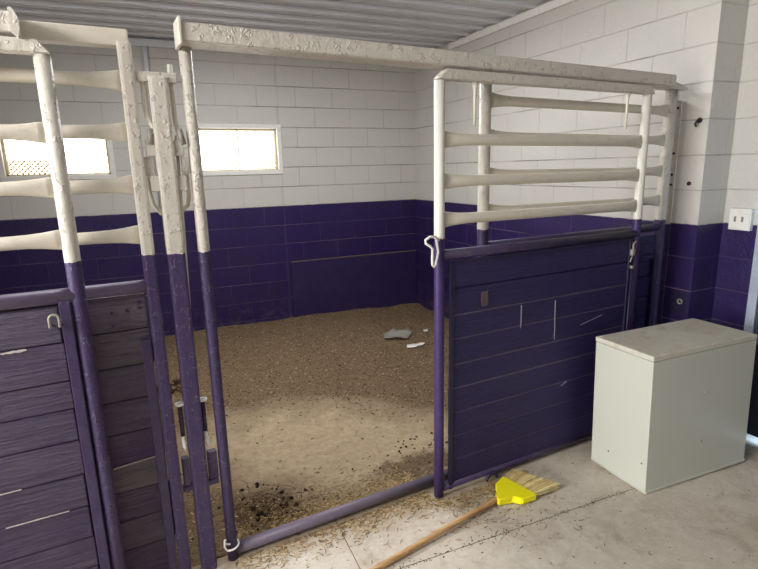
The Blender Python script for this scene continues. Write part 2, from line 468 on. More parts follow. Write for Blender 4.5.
bm = new(); box(bm, -6.2, 5.2, -2.6, 6.0, -.30, -.12)
struct('trim_5', bm, M['dirt'], 'dark earth under the floor slabs', 'ground')

# stall dirt
bm = new()
NX, NY = 190, 150
def dirt_z(x, y):
    v = (y-front_y(x))/(YB-front_y(x))
    z = -.045 + .035*noise.noise(Vector((x*.9, y*.9, 0))) + .014*noise.noise(Vector((x*4, y*4, 3))) + .007*noise.noise(Vector((x*13, y*13, 7)))
    z += .030*max(0, 1-abs(x-1.55)/.9)*max(0, v-.55)/.45
    bare = max(0, 1-((x-.92)/.9)**2-((y+.32*x-3.13)/.6)**2)
    z -= .018*min(1, bare*2)
    z += .035*max(0, 1-v/.07)
    return z
gr = []
for j in range(NY+1):
    row = []
    for i in range(NX+1):
        x = -1.75+(XR+1.75)*i/NX; v = (j/NY)
        y = front_y(x)+(YB-front_y(x))*v
        row.append(bm.verts.new((x, y, dirt_z(x, y))))
    gr.append(row)
for j in range(NY):
    for i in range(NX):
        f = bm.faces.new((gr[j][i], gr[j][i+1], gr[j+1][i+1], gr[j+1][i])); f.smooth = True
o = obj('floor_stall', bm, M['dirt']); tag(o, 'packed brown dirt floor of the stall with a bare worn patch', 'dirt floor', None, 'structure')

# windows in the back wall
def window(name, w, label, meshed):
    x0, x1, z0, z1 = w
    root = bpy.data.objects.new(name, None); COL.objects.link(root); root.location = ((x0+x1)/2, YB, z0)
    tag(root, label, 'window', None, 'structure')
    ox, oy, oz = root.location
    def B(bm, a, b, c, d, e, f, bev=.003): box(bm, a-ox, b-ox, c-oy, d-oy, e-oz, f-oz, bev)
    f = .042; bm = new()
    B(bm, x0, x1, YB-.014, YB+.06, z1-f, z1); B(bm, x0, x1, YB-.014, YB+.06, z0, z0+f)
    B(bm, x0, x0+f, YB-.014, YB+.06, z0+f, z1-f); B(bm, x1-f, x1, YB-.014, YB+.06, z0+f, z1-f)
    obj('window_frame', bm, M['bright'], root)
    bm = new(); a0, a1, c0, c1 = x0+f, x1-f, z0+f, z1-f; t = .022
    B(bm, a0, a1, YB+.035, YB+.075, c1-t, c1); B(bm, a0, a1, YB+.035, YB+.075, c0, c0+t*.7)
    B(bm, a0, a0+t, YB+.035, YB+.075, c0, c1); B(bm, a1-t, a1, YB+.035, YB+.075, c0, c1)
    xm = (a0+a1)/2+.01
    B(bm, xm-.007, xm+.007, YB+.045, YB+.07, c0, c1, .002)
    obj('sash', bm, M['rust'], root, 'rusty steel sash')
    bm = new(); B(bm, a0, a1, YB+.078, YB+.082, c0, c1, 0)
    obj('pane', bm, M['pane'], root, 'bright daylit pane')
    bm = new()                                              # diamond wire guard behind the sash
    r = .0060; st = .042
    W = a1-a0; H = c1-c0
    lo, hi, top = meshed
    k = -H
    while k < W:
        for sg in (1, -1):
            p = []
            for i in range(41):
                z = top*H*i/40; x = (k+z) if sg > 0 else (W-k-z)
                if lo*W <= x <= hi*W: p.append((x, z))
            if len(p) > 3:
                y = YB+(.070 if sg > 0 else .064)
                sweep(bm, [(a0+p[0][0]-ox, y-oy, c0+p[0][1]-oz), (a0+p[-1][0]-ox, y-oy, c0+p[-1][1]-oz)], r, 5)
        k += st
    if len(bm.verts): obj('wire_guard', bm, M['mesh'], root, 'yellowed diamond wire mesh')
    else: bm.free()
window('window_1', W1, 'bright low window behind the left gate rails, wire mesh in its lower corner', (0, .48, .34))
window('window_2', W2, 'bright low window on the back wall seen through the open stall doorway', (.84, 1, .30))

# side door at the right edge
root = bpy.data.objects.new('door_1', None); COL.objects.link(root); root.location = (3.075, 1.27, 0)
tag(root, 'dark metal sliding door at the right edge of the picture with a pale edge', 'door', None, 'structure')
bm = new(); box(bm, -.022, .040, .443, .492, .04, 2.10, .004)
obj('edge_rail', bm, M['jamb'], root, 'pale blue grey edge rail')
bm = new(); box(bm, -.012, .030, -.80, .443, .045, 2.10, .004)
for z0, z1 in ((.20, .56), (.64, 1.9)):
    box(bm, -.019, -.010, -.72, .385, z0, z1, .006)
obj('door_slab', bm, M['slab'], root)
bm = new(); box(bm, -.022, -.008, -.79, .44, .585, .610, .003); obj('rub_strip', bm, M['jamb'], root)
bm = new(); box(bm, XN+.27, 5.2, -1.5, 4.0, -.12, -.02)
struct('trim_6', bm, M['ground'], 'pale ground outside the side door', 'ground')

# ------------------------------------------------------------------ stall front parts
def flared_rail(root, name, s0, s1, d, z0, z1=None, r=.0235, fl=.031, mat='rail'):
    z1 = z0 if z1 is None else z1
    bm = new(); L = s1-s0
    pr = [(0, .009, fl), (.02, .010, r+(fl-r)*.80), (.05, .014, r+(fl-r)*.42), (.09, .019, r+(fl-r)*.14), (.14, .0225, r)]
    pts, rr = [], []
    def at(t, ra, rb):
        pts.append((s0+t, d, z0+(z1-z0)*t/L)); rr.append((ra, rb))
    for t, ra, rb in pr: at(t, ra, rb)
    n = 6
    for i in range(1, n): at(.14+(L-.28)*i/n, .0225, r)
    for t, ra, rb in reversed(pr): at(L-t, ra, rb)
    sweep(bm, pts, rr, 16)
    return obj(name, bm, M[mat], root)
def round_post(root, name, s, d, z0, z1, r, mat, ds=0.0, label=None):
    bm = new()
    sweep(bm, [(s+ds*t, d, z0+(z1-z0)*t) for t in (0, .25, .5, .75, 1)], r, 20)
    return obj(name, bm, M[mat], root, label)
def plank_panel(root, name, s0, s1, d0, d1, joints, mat, tones=None, gap=.003, bev=.004, dust=()):
    bm = new(); bm.faces.layers.float.new('tone')
    for i in range(len(joints)-1):
        zt, zb = joints[i], joints[i+1]
        j = random.uniform(-.002, .002)
        box(bm, s0+random.uniform(0, .006), s1-random.uniform(0, .006), d0+j, d1+j, zb+gap/2, zt-gap/2, bev,
            tones[i] if tones else random.random())
        if i < len(joints)-2: box(bm, s0+.004, s1-.004, d0+(.0015 if i in dust else .006), d1-.004, zb-gap*.9, zb+gap*.9, 0, 2.0 if i in dust else 3.0)
    return obj(name, bm, M[mat], root)

# ---- right-hand stall front (fixed): header, opening post, floor rail, fixed panel
R = front_root('stall_barrier', 0, 0, 'fixed steel stall front around the doorway with long white header beam', 'stall barrier')
bm = new()
profile_s(bm, [(-.022, 2.010), (2.535, 1.992), (2.535, 2.052), (-.022, 2.070)], -.098, .012)
bmesh.ops.bevel(bm, geom=bm.edges[:], offset=.004, segments=2, affect='EDGES')
obj('header_beam', bm, M['white'], R)
bm = new(); box(bm, -.030, -.020, -.106, .004, 2.000, 2.083, .003)
obj('end_plate', bm, M['white'], R)
bm = new()
profile_s(bm, [(2.535, 1.995), (2.745, 1.992), (2.745, 2.004), (2.60, 2.040), (2.535, 2.048)], -.03, .045)
obj('wall_bracket', bm, M['white'], R)
M['frail'] = paint_two_tone('scuffed floor rail', split=9, purple=srgb(108, 97, 112), crack=.3)
round_post(R, 'opening_post', 0, 0, 0, 2.012, .0215, 'post')
bm = new(); sweep(bm, [(.015, .012, .034), (.6, .012, .034), (1.30, .012, .034)], .026, 18)
obj('floor_rail', bm, M['frail'], R)
round_post(R, 'panel_post', 1.325, .03, 0, 1.995, .028, 'post_r')
round_post(R, 'panel_post', 2.690, .03, 0, 1.995, .033, 'post_rr')
for z in (1.887, 1.722, 1.545, 1.372):
    flared_rail(R, 'guard_rail', 1.350, 2.662, .03, z+.006, z-.006, .0235, .036)
bm = new(); sweep(bm, [(1.33, .03, 1.205), (2.68, .03, 1.205)], .0235, 16)
obj('middle_rail', bm, M['purple'], R)
plank_panel(R, 'plank_panel', 1.355, 2.655, .02, .05, [1.165-.127*i for i in range(9)]+[.03], 'board_r')
bm = new(); box(bm, 2.625, 2.650, -.004, .020, .05, 1.02, .003); obj('panel_frame', bm, M['dframe'], R)
bm = new(); box(bm, 2.718, 2.812, .040, .054, 0, 1.945, .003)
WC = obj('wall_channel', bm, M['strip'], R)
for z in (1.90, 1.64, 1.515, 1.455):
    bm = new(); bmesh.ops.create_cone(bm, cap_ends=True, segments=10, radius1=.007, radius2=.007, depth=.010,
        matrix=Matrix.Translation((2.772, .036, z)) @ Matrix.Rotation(PI/2, 4, 'X'))
    obj('bolt', bm, M['dark'], WC, 'dark bolt head')

# ---- sliding door builder
def sliding_door(name, label, s0, s1, mat_board, joints, tones, right):
    root = front_root(name, s0, -.08, label, 'sliding door', 'sliding stall doors')
    W = s1-s0
    lean = 0
    round_post(root, 'door_post', 0, 0, .004, 1.945, .0235, 'dpost' if right else 'post_ld', lean)
    round_post(root, 'door_post', W, 0, .004, 1.945, .0235, 'dpost' if right else 'post_ld')
    bm = new()
    e = .046
    profile_s(bm, [(-.022, 1.948), (W+.030, 1.944), (W-.008, 1.984), (-.022+e, 1.989)] if right else
                  [(-.022, 1.946), (W+.026, 1.942), (W-.006, 1.980), (-.022+e, 1.984)], -.028, .022)
    bmesh.ops.bevel(bm, geom=bm.edges[:], offset=.003, segments=2, affect='EDGES')
    obj('top_channel', bm, M['white'], root)
    for z in ((1.706, 1.530, 1.364) if right else (1.722, 1.560, 1.398)):
        flared_rail(root, 'guard_rail', .022, W-.022, 0, z+.002, z-.006 if right else z, .0245 if right else .020, .036 if right else .032)
    zp = 1.208 if right else 1.224
    bm = new(); sweep(bm, [(.01, 0, zp), (W/2, 0, zp-.004), (W-.01, 0, zp-.006)], .0235, 16)
    obj('middle_rail', bm, M['pipe' if not right else 'dpipe'], root)
    a0, a1 = (.058, W-.055) if right else (.045, W-.055)
    pp = plank_panel(root, 'plank_panel', a0+.002, a1-.002, -.012, .014, joints, mat_board, tones, .005 if right else .004, .003, (1, 2, 3, 4, 5, 6, 7, 8) if right else ())
    zt = joints[0]; bm = new()
    if right:
        box(bm, a0-.010, a0+.012, -.019, -.008, .03, zt+.008, .002)
        box(bm, a0+.012, a1-.012, -.019, -.008, zt-.006, zt+.008, .002)
        box(bm, a1-.012, a1+.010, -.019, -.008, .03, zt+.008, .002)
    else:
        box(bm, W-.056, W-.0245, -.024, -.010, .03, zt+.018, .003)
        box(bm, .028, .062, -.024, -.010, .03, zt+.018, .003)
    obj('panel_frame', bm, M['dframe'] if right else M['purple'], root)
    bm = new(); sweep(bm, [(.01, .002, .045), (W/2, .002, .045), (W-.01, .002, .045)], .022, 14)
    obj('bottom_rail', bm, M['purple'], root)
    for s in ((.185, W-.155) if right else (.185, W-.185)):
        bm = new()
        sweep(bm, [(s, 0, 1.95), (s, 0, 1.935), (s, 0, 1.915), (s, 0, 1.84), (s, 0, 1.765)], [.015, .012, .007, .0065, .006], 10)
        obj('hanger_rod', bm, M['rail'], root)
    return root, W, pp

JR = [1.172, 1.049, .920, .803, .678, .556, .431, .309, .181, .060]
D1, W1d, PP1 = sliding_door('sliding_door', 'slid-open stall door with smooth dark purple planks, beside the beige cabinet', .992, 2.325,
                       'board_r', JR, [.1, .1, .25, .1, .3, .35, .5, .3, .4], True)
bm = new()      # bent white rod latch
sweep(bm, [(-0.022, -.030, 1.283), (-0.044, -.034, 1.299), (-0.074, -.036, 1.300), (-0.096, -.036, 1.288), (-0.094, -.036, 1.274), (-0.070, -.036, 1.258), (-0.060, -.036, 1.247), (-0.061, -.036, 1.20), (-0.060, -.036, 1.176), (-0.052, -.036, 1.166), (-0.044, -.036, 1.176), (-0.029, -.034, 1.23), (-0.036, -.030, 1.285)], .0058, 10)
obj('door_latch', bm, M['bright'], D1, 'bent white rod latch')
bm = new()      # rusty hasp beside the right post
box(bm, W1d-.062, W1d-.036, -.034, -.010, 1.085, 1.122, .005); sweep(bm, [(W1d-.05, -.03, 1.10), (W1d-.058, -.032, 1.15), (W1d-.035, -.03, 1.165)], .005, 8)
sweep(bm, [(W1d-.052, -.028, 1.09), (W1d-.066, -.026, 1.05)], .004, 8)
sweep(bm, [(W1d-.048, -.034, 1.02), (W1d-.048, -.018, 1.02)], .010, 10)
obj('side_bolt', bm, M['steel'], D1, 'worn grey slide bolt')
bm = new(); sweep(bm, [(W1d-.048, -.026, .30), (W1d-.048, -.026, 1.02)], .005, 8); obj('bolt_rod', bm, M['dframe'], D1)
bm = new()
sweep(bm, arc((.310, -.032, .012), .034, 0, PI, 12), .008, 8)
obj('guide_roller', bm, M['dframe'], D1, 'curved floor guide at the foot of the door')
# bare wood patch and old paint splashes are thin paint marks
M['splash'] = paint_flat('white paint drip', srgb(132, 127, 150), srgb(70, 62, 98), .5, 40)
for pts in ([(.483, .914), (.4855, .914), (.486, .86), (.4855, .792), (.484, .792), (.484, .85)],
            [(.716, .905), (.7185, .905), (.7215, .80), (.725, .76), (.725, .735), (.722, .690), (.720, .75), (.718, .80)],
            [(.915, .738), (.920, .742), (1.08, .772), (1.08, .768)],
            [(.785, .416), (.80, .420), (.83, .434), (.832, .428), (.80, .410)]):
    bm = new(); profile_s(bm, pts, -.0175, -.0125); obj('paint_splash', bm, M['splash'], PP1, 'pale paint splash')
M['bare'] = paint_flat('bare weathered wood', srgb(96, 82, 84), srgb(70, 58, 84), .7, 30)
bm = new(); profile_s(bm, [(.232, 1.012), (.268, 1.016), (.272, .955), (.262, .940), (.236, .945), (.230, .97)], -.0170, -.0125)
obj('bare_patch', bm, M['bare'], PP1, 'worn patch of bare wood')

# ---- left sliding door
JL = [1.188, 1.068, .936, .838, .723, .596, .475, .355, .235, .120, .030]
D2, W2d, PP2 = sliding_door('sliding_door', 'closed stall door with weathered purple planks and a staple handle at left', -1.78, -.418,
                       'board_l', JL, [.75, .25, .35, .2, .45, .35, .1, .3, .3, .2], False)
bm = new()
sc = W2d-.072
pts = [(sc-.0135, -.012, 1.132), (sc-.0135, -.045, 1.132), (sc-.0135, -.048, 1.156)] + [(x, -.048, z) for x, _, z in arc((sc, 0, 1.158), .0135, PI, 0, 10)] + [(sc+.0135, -.048, 1.132), (sc+.0135, -.012, 1.132)]
sweep(bm, pts, .0042, 10); obj('staple_handle', bm, M['steel'], PP2, 'grey steel staple handle')
M['chip'] = paint_flat('chipped pale edge', srgb(190, 180, 176), srgb(120, 108, 116), .7, 40)
for (a, b, z, h) in ((-.34, -.16, 1.062, .005), (-.40, -.24, .598, .0025), (-.30, -.12, .476, .0025)):
    bm = new(); n = 26; prev = []
    up_ = [(W2d+a+(b-a)*i/n, z+random.uniform(.2, 1)*h) for i in range(n+1)]
    lo = [(x, z-random.uniform(.1, .8)*h) for x, _ in up_]
    profile_s(bm, up_ + lo[::-1], -.0155, -.0115)
    obj('chipped_edge', bm, M['chip'], PP2, 'paint chipped off a plank edge')

# ---- left fixed panel
L = front_root('stall_barrier', -.19, 0, 'fixed stall panel at left with square post and white top tube', 'stall barrier')
bm = new(); box(bm, -.021, .021, -.030, .012, 0, 2.012, .010)
obj('panel_post', bm, M['post_l'], L)
bm = new(); box(bm, -1.60, .016, -.012, .050, 1.998, 2.050, .005)
obj('top_tube', bm, M['rail'], L)
bm = new(); box(bm, -1.60, -.290, -.115, -.008, 1.992, 2.046, .004); obj('header_beam', bm, M['white'], L)
bm = new(); profile_s(bm, [(-.292, 1.992), (-.276, 1.978), (-.270, 2.000), (-.274, 2.04), (-.284, 2.056), (-.292, 2.054)], -.122, -.008); obj('end_plate', bm, M['white'], L)
for z in (1.893, 1.730, 1.558, 1.388):
    flared_rail(L, 'guard_rail', -1.59, -.020, 0, z, z, .0205, .033)
bm = new(); sweep(bm, [(-1.59, 0, 1.207), (-.016, 0, 1.205)], .0235, 16); obj('middle_rail', bm, M['pipe'], L)
PP3 = plank_panel(L, 'plank_panel', -1.59, -.020, .004, .030, [1.180, 1.051, .919, .792, .666, .541, .433, .312, .187, .03], 'board_f',
            [.55, .75, .45, .30, .05, 1.0, .2, .55, .3])
bm = new(); box(bm, -.058, -.026, -.020, .004, .03, 1.012, .003); obj('angle_strip', bm, M['purple'], L)
bm = new(); box(bm, -.028, -.019, -.012, .004, .98, 1.17, .002); obj('edge_strip', bm, M['dframe'], L)
for s, z in ((-.140, 1.122), (-.090, 1.124), (-.050, 1.130), (-.140, 1.075), (-.050, 1.150)):
    bm = new(); bmesh.ops.create_uvsphere(bm, u_segments=10, v_segments=6, radius=.006, matrix=Matrix.Translation((s, .002, z)) @ Matrix.Diagonal((1, .6, 1, 1)))
    obj('carriage_bolt', bm, M['purple'], PP3)
bm = new(); profile_s(bm, [(-.20, .5405), (-.03, .5500), (-.03, .5465), (-.12, .5410), (-.20, .5360)], -.0005, .004)
obj('chipped_edge', bm, M['chip'], PP3, 'paint chipped off a plank edge')

# ---- connector post between the two panels
Cn = front_root('connector_post', -.099, 0, 'white over purple connector post with drop pins between left panel and doorway', 'post')
bm = new(); box(bm, -.030, .030, -.030, .026, 0, 1.912, .010); obj('column', bm, M['post_c'], Cn)
bm = new(); box(bm, -.064, .062, -.018, .010, 1.892, 1.924, .004); obj('cross_bar', bm, M['white'], Cn)
for sgn in (-1, 1):
    bm = new()
    x = .046*sgn
    if sgn < 0: sweep(bm, [(x, 0, 1.905), (x, 0, 1.80), (x+.004, -.004, 1.775), (x+.017, -.012, 1.742), (x+.013, -.014, 1.725)], .0085, 10)
    else: sweep(bm, [(.044, 0, 1.952), (.044, 0, 1.80), (.044, -.002, 1.765), (.049, -.010, 1.735), (.048, -.012, 1.72)], .0085, 10)
    obj('drop_pin', bm, M['rail'], Cn)
    bm = new(); q = .008*sgn
    sweep(bm, [(x+.006, -.014, 1.742), (x+(.002 if sgn < 0 else .016), -.016, 1.690)], .0105, 10)
    obj('pin_sleeve', bm, M['steel'], Cn, 'grey pin sleeve')
    for z0, z1 in ((1.652, 1.705), (1.533, 1.586)):
        bm = new(); a, b = (.026, .062) if sgn > 0 else (-.060, -.026)
        box(bm, a, b, -.020, .014, z0, z1, .005); obj('hinge_lug', bm, M['white'], Cn)
    bm = new(); a, b = (.050, .074) if sgn > 0 else (-.072, -.042)
    box(bm, a, b, -.014, .016, 1.588, 1.650, .005); obj('hinge_knuckle', bm, M['white'], Cn)
    # lower hinge
    bm = new(); x = .042*sgn-.002
    ring = [(x+.014*math.cos(t), .0+.012*math.sin(t), .735) for t in [i*2*PI/14 for i in range(15)]]
    sweep(bm, ring, .0055, 8, False); obj('pin_ring', bm, M['bright'], Cn, 'pale worn ring')
    bm = new(); sweep(bm, [(x, .0, .735), (x, .0, .60)], .0085, 10); obj('lower_pin', bm, M['purple'], Cn)
    bm = new(); sweep(bm, [(x-.003, -.008, .605), (x, -.010, .57), (x+.006, -.012, .545)], [.007, .010, .005], 10)
    obj('pin_tip', bm, M['bright'], Cn, 'white painted pin tip')
    for z0, z1, mt in ((.372, .396, 'purple'), (.398, .515, 'purple')):
        bm = new(); a, b = ((.026, .070) if sgn > 0 else (-.066, -.026)) if z0 < .39 else ((.036, .072) if sgn > 0 else (-.060, -.034))
        box(bm, a, b, -.016, .014, z0, z1, .004); obj('hinge_lug', bm, M[mt], Cn)
bm = new()
sweep(bm, [(-.058, .03, 1.62), (-.060, .03, 1.53), (-.052, .032, 1.485), (-.030, .034, 1.455), (0, .036, 1.440), (.034, .034, 1.452), (.062, .032, 1.478), (.070, .03, 1.51), (.070, .03, 1.62)], .0075, 10)
obj('pin_loop', bm, M['rail'], Cn)
bm = new(); sweep(bm, [(.043, .004, 1.72), (.036, .012, 1.35), (.030, .018, 1.10)], .0055, 8); obj('lift_rod', bm, M['rail'], Cn)

# wire twisted round the foot of the doorway post
bm = new(); c = FW(0, 0, 0)
pts = []
for i in range(22):
    t = -2.6+i*2*PI/19
    pts.append((c.x+.0275*math.cos(t), c.y+.0275*math.sin(t), .055+.0016*i))
pts = [(c.x-.030, c.y-.028, .115), (c.x-.032, c.y-.024, .08)] + pts
sweep(bm, pts, .0042, 8)
tag(obj('tie_wire', bm, M['bright']), 'loop of white wire tied round the foot of the doorway post', 'wire')

# ------------------------------------------------------------------ wall fittings
o = empty('outlet_box', (XN, 1.958, 1.186), 0, 'white painted electrical outlet box on the aisle wall at right', 'outlet')
bm = new(); box(bm, -.030, .002, -.062, .064, 0, .128, .006); obj('back_box', bm, M['bright'], o)
bm = new(); box(bm, -.035, -.029, -.058, .060, .004, .124, .003)
obj('cover_plate', bm, M['bright'], o)
for y in (-.018, .024):
    bm = new(); box(bm, -.037, -.034, y-.006, y+.006, .050, .082, .003); obj('socket', bm, M['steel'], o, 'grey socket face')
    bm = new(); box(bm, -.0385, -.036, y-.003, y+.003, .056, .062, .001); box(bm, -.0385, -.036, y-.003, y+.003, .068, .074, .001); obj('socket_slot', bm, M['dark'], o)
def wall_hole(name, x, y, z, r, label, cat, axis='x'):
    bm = new()
    bmesh.ops.create_cone(bm, cap_ends=True, segments=12, radius1=r, radius2=r*.7, depth=.012, matrix=Matrix.Translation((x, y, z)) @ Matrix.Rotation(PI/2, 4, 'Y'))
    tag(obj(name, bm, M['dark']), label, cat)
wall_hole('wall_anchor', XR-.004, 2.150, 1.462, .013, 'small dark anchor in the white pilaster above the purple band', 'anchor')
bm = new()
bmesh.ops.create_cone(bm, cap_ends=True, segments=12, radius1=.016, radius2=.013, depth=.010, matrix=Matrix.Translation((XR-.004, 2.125, 1.822)) @ Matrix.Rotation(PI/2, 4, 'Y'))
sweep(bm, [(XR-.004, 2.125, 1.822), (XR-.028, 2.128, 1.816), (XR-.034, 2.130, 1.800), (XR-.024, 2.130, 1.788)], .006, 8)
tag(obj('wall_hook', bm, M['dark']), 'small black hook high on the white pilaster right of the door', 'hook')
bm = new()
box(bm, XR-.006, XR+.001, 2.085, 2.195, .66, .80, .002)
hp = empty('eye_plate', (XR, 2.14, .73), 0, 'purple plate with a worn eye bolt low on the pilaster above the cabinet', 'eye bolt')
bmesh.ops.translate(bm, vec=(-XR, -2.14, -.73), verts=bm.verts[:])
obj('plate', bm, M['dframe'], hp)
bm = new(); sweep(bm, [(-.012, -.012+.014*math.cos(t), .010+.014*math.sin(t)) for t in [i*2*PI/14 for i in range(15)]], .005, 8, False)
obj('eye_ring', bm, M['steel'], hp, 'worn grey ring')
bm = new()
sweep(bm, [(.205, YB-.021, 2.735), (.205, YB-.021, 2.45), (.205, YB-.021, 1.2)], .024, 12)
tag(obj('conduit', bm, M['ceil']), 'pale vertical conduit on the back wall behind the connector post', 'pipe')

# ------------------------------------------------------------------ cabinet
rz = -.050
cab = empty('storage_cabinet', (2.105, 1.568, .003), rz, 'low beige metal cabinet standing on the concrete in front of the purple door', 'cabinet')
cab.rotation_euler = (-.019, -.015, -.050)
CW, CD, CH = .708, .360, .709
bm = new(); box(bm, 0, CW, 0, CD, 0, CH-.028, .004); obj('body', bm, M['cab'], cab)
bm = new(); box(bm, -.002, CW+.002, -.002, CD+.002, CH-.026, CH, .005); obj('top_panel', bm, M['cabtop'], cab, 'dusty top panel')
bm = new(); box(bm, .004, CW, -.004, .004, 0, .012, .002); box(bm, -.003, .006, 0, CD, 0, .010, .002); obj('base_flange', bm, M['cab'], cab)
for x, z in ((.365, .463), (.36, .20)):
    bm = new(); bmesh.ops.create_cone(bm, cap_ends=True, segments=12, radius1=.006, radius2=.005, depth=.008, matrix=Matrix.Translation((x, -.002, z)) @ Matrix.Rotation(PI/2, 4, 'X'))
    obj('screw', bm, M['steel'], cab, 'steel screw head')
for y, z in ((.24, .11), (.03, .15)):
    bm = new(); bmesh.ops.create_cone(bm, cap_ends=True, segments=10, radius1=.004, radius2=.004, depth=.003, matrix=Matrix.Translation((-.0005, y, z)) @ Matrix.Rotation(PI/2, 4, 'Y'))
    obj('rust_spot', bm, M['dark'], cab)

# ------------------------------------------------------------------ broom
br = empty('broom', (1.42, 1.82, 0), 0, 'yellow angle broom with wooden handle lying on the concrete', 'broom')
ox, oy = 1.42, 1.82
bm = new()
hd = Vector((.70, .144, 0)).normalized()
a = Vector((1.470-ox, 1.837-oy, .030))
pts = [a - hd*t + Vector((0, 0, -.015*min(1, t/.9))) for t in (0, .1, .3, .5, .7, .9, 1.2)]
sweep(bm, pts, .0125, 16); obj('handle', bm, M['handle'], br)
bm = new()
out = [(1.545, 1.954), (1.469, 1.916), (1.448, 1.862), (1.408, 1.836), (1.402, 1.800), (1.451, 1.796), (1.486, 1.796), (1.508, 1.757), (1.596, 1.757)]
prism(bm, [(x-ox, y-oy) for x, y in out], .008, .044)
bmesh.ops.bevel(bm, geom=bm.edges[:], offset=.005, segments=3, affect='EDGES')
obj('head', bm, M['yellow'], br, 'yellow plastic head')
bm = new(); ly = bm.faces.layers.float.new('tone')
A0, A1 = Vector((1.548, 1.945)), Vector((1.592, 1.772)); B0, B1 = Vector((1.640, 1.992)), Vector((1.762, 1.780))
for i in range(900):
    t = random.random(); zz = random.random()
    s = A0.lerp(A1, t); e = B0.lerp(B1, min(1, max(0, t+random.gauss(0, .015))))
    e = s + (e-s)*random.uniform(.93, 1.0)
    z0 = .012+.026*zz; z1 = .004+.034*zz+random.uniform(0, .004)
    d = (e-s).normalized(); nrm = Vector((-d.y, d.x))*.0011
    mid = (s+e)/2 + Vector((-d.y, d.x))*random.uniform(-.004, .004)
    before = len(bm.faces)
    ring = []
    for p, z in ((s, z0), (mid, (z0+z1)/2+.003), (e, z1)):
        ring.append([bm.verts.new((p.x-ox+nrm.x-0, p.y-oy+nrm.y, z)), bm.verts.new((p.x-ox-nrm.x, p.y-oy-nrm.y, z)), bm.verts.new((p.x-ox, p.y-oy, z+.0018))])
    tn = random.random()
    for q in range(2):
        for k in range(3):
            f = bm.faces.new((ring[q][k], ring[q][(k+1) % 3], ring[q+1][(k+1) % 3], ring[q+1][k])); f[ly] = tn
M['bristle'] = chips_mat('straw coloured bristles', [srgb(255, 240, 186), srgb(246, 226, 160), srgb(255, 246, 206), srgb(206, 178, 112)])
o = obj('bristles', bm, M['bristle'], br, 'straw coloured bristles'); o['kind'] = 'stuff'

# ------------------------------------------------------------------ litter on the ground
def crumpled(name, pts, z, mat, label, cat, amp, sub=3):
    bm = new()
    vs = [bm.verts.new((x, y, z)) for x, y in pts]
    f = bm.faces.new(vs)
    bmesh.ops.triangulate(bm, faces=[f])
    bmesh.ops.subdivide_edges(bm, edges=bm.edges[:], cuts=sub, use_grid_fill=True)
    for v in bm.verts: v.co.z = dirt_z(v.co.x, v.co.y)+.008+amp*(.5+noise.noise(v.co*14))
    bmesh.ops.triangulate(bm, faces=bm.faces[:])
    for f in bm.faces: f.smooth = True
    r = bmesh.ops.solidify(bm, geom=bm.faces[:], thickness=.002)
    return tag(obj(name, bm, mat), label, cat)
crumpled('plastic_sheet', [(2.033, 4.443), (2.239, 4.352), (2.355, 4.461), (2.243, 4.665), (2.099, 4.60)], 0, M['plastic'],
         'crumpled grey plastic sheet on the dirt near the back of the stall', 'plastic sheet', .030)
crumpled('paper_scrap', [(2.129, 4.15), (2.196, 4.098), (2.319, 4.147), (2.341, 4.186), (2.236, 4.192), (2.169, 4.227)], 0, M['paper'],
         'torn white paper scrap on the dirt in front of the plastic sheet', 'paper', .012)
crumpled('paper_scrap', [(2.48, 4.454), (2.515, 4.435), (2.55, 4.50), (2.50, 4.51)], 0, M['paper'],
         'tiny white scrap on the dirt to the right of the plastic sheet', 'paper', .010, 1)

def chips(name, label, cat, n, place, size, mat, flat=True):
    bm = new(); ly = bm.faces.layers.float.new('tone')
    for _ in range(n):
        p = place()
        if p is None: continue
        x, y, z = p
        a = random.uniform(0, 2*PI); L, w, h = size()
        c, s = math.cos(a), math.sin(a); tl = random.uniform(-.25, .25)*L
        t = random.random()
        q = [(-L/2, -w/2, -tl/2), (L/2, -w/2, tl/2), (L/2, w/2, tl/2), (-L/2, w/2, -tl/2)]
        lo = [bm.verts.new((x+u*c-v*s, y+u*s+v*c, z+k+abs(tl)/2)) for u, v, k in q]
        hi = [bm.verts.new((x+u*c-v*s, y+u*s+v*c, z+k+abs(tl)/2+h)) for u, v, k in q]
        fs = [bm.faces.new(hi)]
        for i in range(4): fs.append(bm.faces.new((lo[i], lo[(i+1) % 4], hi[(i+1) % 4], hi[i])))
        for f in fs: f[ly] = t
    o = obj(name, bm, mat); return tag(o, label, cat, None, 'stuff')
M['shaving'] = chips_mat('wood shavings', [srgb(150, 126, 96), srgb(122, 100, 74), srgb(196, 172, 138), srgb(84, 66, 48), srgb(138, 114, 86), srgb(58, 45, 34)])
M['straw'] = chips_mat('dry straw', [srgb(180, 154, 108), srgb(206, 182, 136), srgb(150, 124, 84), srgb(112, 88, 58)])
M['manure'] = chips_mat('dark manure', [srgb(60, 47, 36), srgb(88, 70, 51), srgb(48, 38, 29), srgb(112, 90, 66)])
def bare_at(x, y): return ((x-.92)/.88)**2+((y+.32*x-3.13)/.62)**2
def p_shave():
    x = random.uniform(-.6, 2.98); y = random.uniform(front_y(x)+.03, YB-.03)
    if random.random() > min(1, max(.05, bare_at(x, y)-.35)): return None
    return x, y, dirt_z(x, y)-.001
chips('wood_shavings', 'wood shavings and chaff scattered over the stall dirt', 'shavings', 11000, p_shave,
      lambda: (random.uniform(.006, .022), random.uniform(.003, .008), .002), M['shaving'])
def p_straw():
    s = random.uniform(.0, 1.52); d = -abs(random.gauss(0, .07))-.02
    if s > .95: d -= .06
    if random.random() < .10: d = random.uniform(-.40, -.05)
    if s < .8 and random.random() < .5: return None
    if 1.0 < s < 1.6: d *= 1.5
    p = FW(s, d); return p.x, p.y, .001
